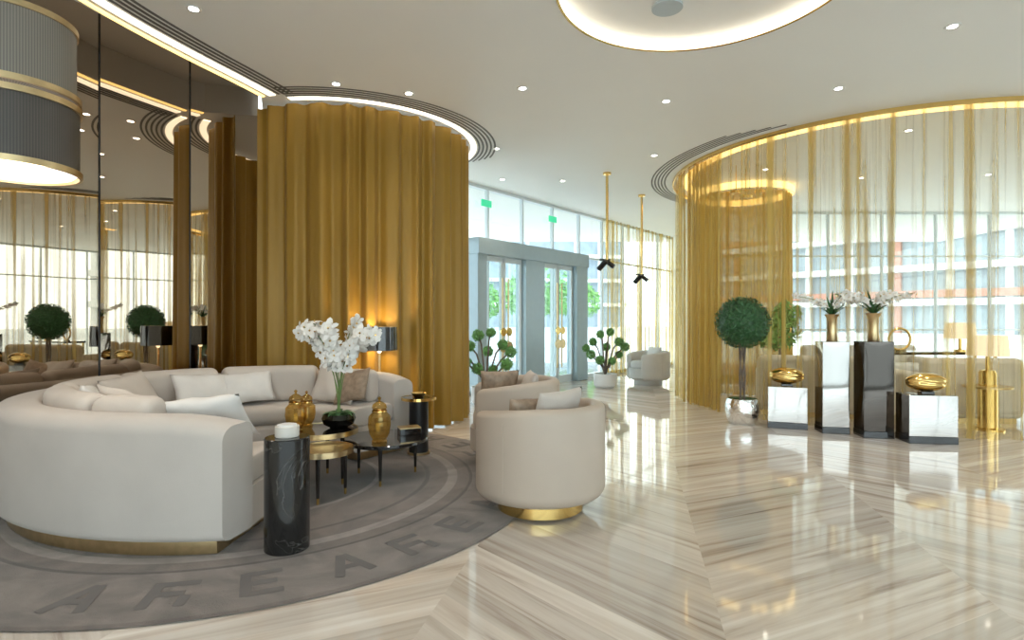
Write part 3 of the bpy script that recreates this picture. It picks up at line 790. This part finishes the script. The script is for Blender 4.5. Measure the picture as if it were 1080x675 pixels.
# ---------------------------------------------------------------- pedestals
def pedestal(x, y, rz, w, d, h, m, name):
    g = empty(name, (x, y, 0), rz)
    box("base", (0, 0, 0.035), (w+0.0, d, 0.07), M['black'], g, bv=0.004)
    box("body", (0, 0, 0.07+(h-0.07)/2), (w-0.006, d-0.006, h-0.07), m, g, bv=0.004)
    return g
def egg(x, y, z, rz, name="gold_shell_sculpture"):
    g = empty(name, (x, y, z), rz)
    box("foot", (0, 0, 0.012), (0.12, 0.08, 0.024), M['black'], g, bv=0.003)
    v = []; f = []; nu, nv = 48, 24
    for i in range(nu):
        a = 2*pi*i/nu
        for j in range(nv+1):
            b = -pi/2+pi*j/nv
            k = 1-0.22*math.exp(-((sin(b)-0.12*sin(2*a))**2)/0.006)*max(0, 0.6-sin(a))/1.6
            v.append((0.185*cos(a)*cos(b)*k, 0.12*sin(a)*cos(b)*k, 0.115+0.092*sin(b)))
    for i in range(nu):
        for j in range(nv):
            f.append((i*(nv+1)+j, ((i+1) % nu)*(nv+1)+j, ((i+1) % nu)*(nv+1)+j+1, i*(nv+1)+j+1))
    mk("shell", v, f, M['gold'], g, True)
pedestal(3.08, 6.38, radians(-22), 0.40, 0.26, 0.46, M['chrome'], "silver_pedestal"); egg(3.08, 6.38, 0.461, radians(-22))
pedestal(3.43, 6.10, radians(-10), 0.27, 0.24, 0.97, M['chrome'], "tall_silver_pedestal")
pedestal(3.73, 5.87, radians(-8), 0.29, 0.24, 0.98, M['dchrome'], "tall_dark_pedestal")
pedestal(4.09, 5.62, radians(-8), 0.44, 0.26, 0.47, M['chrome'], "silver_pedestal"); egg(4.09, 5.62, 0.471, radians(-8))
for (x, y, z, sd) in ((3.43, 6.10, 0.9705, 21), (3.73, 5.87, 0.9805, 31)):
    g = empty("orchid_vase", (x, y, z))
    lathe("vase", [(0, 0), (0.05, 0), (0.055, 0.01), (0.045, 0.12), (0.05, 0.25), (0.075, 0.29), (0.065, 0.29), (0.04, 0.24), (0, 0.23)], M['brass'], g, cap=False)
    strap_leaves(g, (0, 0, 0.26), 12, 0.26, sd, up=1.3, wd=0.014)
    strap_leaves(g, (0, 0, 0.26), 9, 0.15, sd+1, up=2.6, wd=0.012)
    orchid(g, (0, 0, 0.25), 6, 0.26, 0.40, 8, sd, 0.044, dirs=[pi+0.2, 0.1, 2.4, -0.4, 4.5, 5.2])

# ---------------------------------------------------------------- lounge behind the sheer curtain
def lounge_sofa(x, y, rz, w, name="lounge_sofa"):
    g = empty(name, (x, y, 0), rz)
    box("base", (0, 0, 0.20), (w, 0.80, 0.28), M['chairw'], g, bv=0.05)
    box("back", (0, -0.34, 0.43), (w, 0.18, 0.66), M['chairw'], g, bv=0.07)
    for s in (-1, 1): box("arm", (s*(w/2-0.09), 0, 0.34), (0.18, 0.80, 0.46), M['chairw'], g, bv=0.06)
    for s in (-1, 1): box("seat_cushion", (s*(w/4-0.05), 0.05, 0.40), (w/2-0.12, 0.55, 0.14), M['chairw'], g, bv=0.05)
    box("plinth", (0, 0, 0.03), (w-0.1, 0.70, 0.06), M['brass'], g)
lounge_sofa(3.95, 7.3, radians(-22), 1.5); lounge_sofa(5.35, 6.95, radians(-4), 1.1)
lounge_sofa(6.1, 9.7, radians(180), 2.0)
ct = empty("console_table", (5.9, 8.0, 0))
box("top", (0, 0, 0.74), (1.6, 0.4, 0.04), M['black'], ct, bv=0.005)
for x in (-.75, .75):
    for y in (-.17, .17): box("leg", (x, y, 0.36), (0.03, 0.03, 0.72), M['gold'], ct)
box("stretcher", (0, 0, 0.12), (1.5, 0.02, 0.02), M['gold'], ct)
def tlamp(x, y, z, name="table_lamp"):
    g = empty(name, (x, y, z))
    lathe("base", [(0, 0), (0.07, 0), (0.07, 0.02), (0.02, 0.03), (0.02, 0.2), (0, 0.2)], M['gold'], g, cap=False)
    lathe("shade", [(0.19, 0.18), (0.17, 0.40)], M['shade_w'], g, cap=False)
tlamp(6.3, 8.0, 0.761)
g = empty("gold_ring_sculpture", (5.45, 8.0, 0.761))
bpy.ops.mesh.primitive_torus_add(major_radius=0.15, minor_radius=0.016, major_segments=48, minor_segments=10, location=(0, 0, 0.17), rotation=(pi/2, 0, 0))
o = bpy.context.object; o.name = "ring"; o.data.materials.append(M['gold']); o.parent = g
box("foot", (0, 0, 0.01), (0.14, 0.07, 0.02), M['black'], g)
g = empty("round_side_table", (5.2, 6.22, 0))
lathe("top", [(0, 0.46), (0.22, 0.46), (0.22, 0.48), (0, 0.48)], M['brass'], g, cap=False)
lathe("stand", [(0.15, 0), (0.15, 0.02), (0.09, 0.03), (0.09, 0.46)], M['gold'], g)
tlamp(5.2, 6.22, 0.631)
lathe("plinth", [(0, 0.48), (0.08, 0.48), (0.08, 0.63), (0, 0.63)], M['gold'], g, cap=False)
g = empty("potted_palm", (4.0, 8.5, 0))
lathe("pot", [(0, 0), (0.14, 0), (0.18, 0.4), (0.16, 0.4), (0, 0.36)], M['pot'], g, cap=False)
cyl("trunk", (0, 0, 0.65), 0.02, 0.6, M['bark'], g, 12)
leaf_cloud([((0, 0, 1.05), 0.28), ((0.1, 0, 1.28), 0.2), ((-.12, 0, .95), .2)], 220, 0.07, "foliage", M['leaf2'], g, 4, 2.2)
g = empty("cluster_pendant_lamp", (3.35, 8.1, 0))
for i, (x, y, z) in enumerate(((-.16, 0, 3.0), (0.02, .1, 2.95), (.2, 0, 3.0))):
    cyl("rod_%d" % i, (x, y, (CH+z)/2), 0.006, CH-z, M['gold'], g, 8)
    lathe("disc_%d" % i, [(0, z), (0.09, z), (0.09, z+0.035), (0, z+0.035)], M['gold'], g, (x, y, 0), cap=False)

# ---------------------------------------------------------------- downlights
dl = [(-2.25, 4.02), (-1.64, 5.30), (-1.0, 5.52), (-0.2, 7.3), (1.55, 5.72), (3.3, 4.26), (0.1, 5.4), (2.55, 3.1), (-0.4, 3.4), (0.8, 9.0), (1.9, 7.6), (3.1, 5.4), (1.2, 1.4), (-1.4, 2.6), (-1.5, 0.8), (3.6, 1.2), (4.7, 4.7), (-0.15, 8.9), (4.6, 6.6), (6.2, 6.8), (3.7, 8.3), (5.4, 8.8), (7.2, 8.6), (7.5, 4.0), (0.0, 0.0), (2.2, 0.0)]
for i, (x, y) in enumerate(dl):
    g = empty("downlight", (x, y, CH))
    lathe("trim", [(0.033, -0.004), (0.05, -0.006), (0.055, 0.0)], M['pot'], g, cap=False, seg=24)
    lathe("lens", [(0, -0.003), (0.034, -0.003)], M['down'], g, cap=False, seg=24)
    L = bpy.data.lights.new("spot", 'SPOT'); L.energy = 16 if i in (1, 2) else 38; L.color = (1, 0.91, 0.80); L.spot_size = radians(85); L.spot_blend = 1.0; L.shadow_soft_size = 0.05
    lo = bpy.data.objects.new("spot", L); COL.objects.link(lo); lo.parent = g; lo.location = (0, 0, -0.03)
def plight(name, loc, e, col, r, par=None):
    L = bpy.data.lights.new(name, 'POINT'); L.energy = e; L.color = col; L.shadow_soft_size = r
    o = bpy.data.objects.new(name, L); COL.objects.link(o); o.location = loc
    if par: o.parent = par
plight("bulb", (0, 0, 1.03), 9, (1, 0.78, 0.5), 0.04, lg)
plight("bulb", (0, 0, 1.86), 8, (1, 0.90, 0.78), 0.15, pg)

w = bpy.data.worlds.new("World"); scene.world = w; w.use_nodes = True
bgk = w.node_tree.nodes["Background"]; bgk.inputs[0].default_value = (0.84, 0.94, 1.0, 1); bgk.inputs[1].default_value = 3.3

cam = bpy.data.cameras.new("camera"); cam.lens = 20; cam.sensor_width = 36; cam.clip_start = 0.05; cam.clip_end = 500
co = bpy.data.objects.new("camera", cam); COL.objects.link(co); co.location = (0, 0, 1.2); co.rotation_euler = (pi/2, 0, 0)
scene.camera = co
scene.view_settings.view_transform = 'Standard'
scene.view_settings.look = 'None'
scene.view_settings.exposure = 0.47
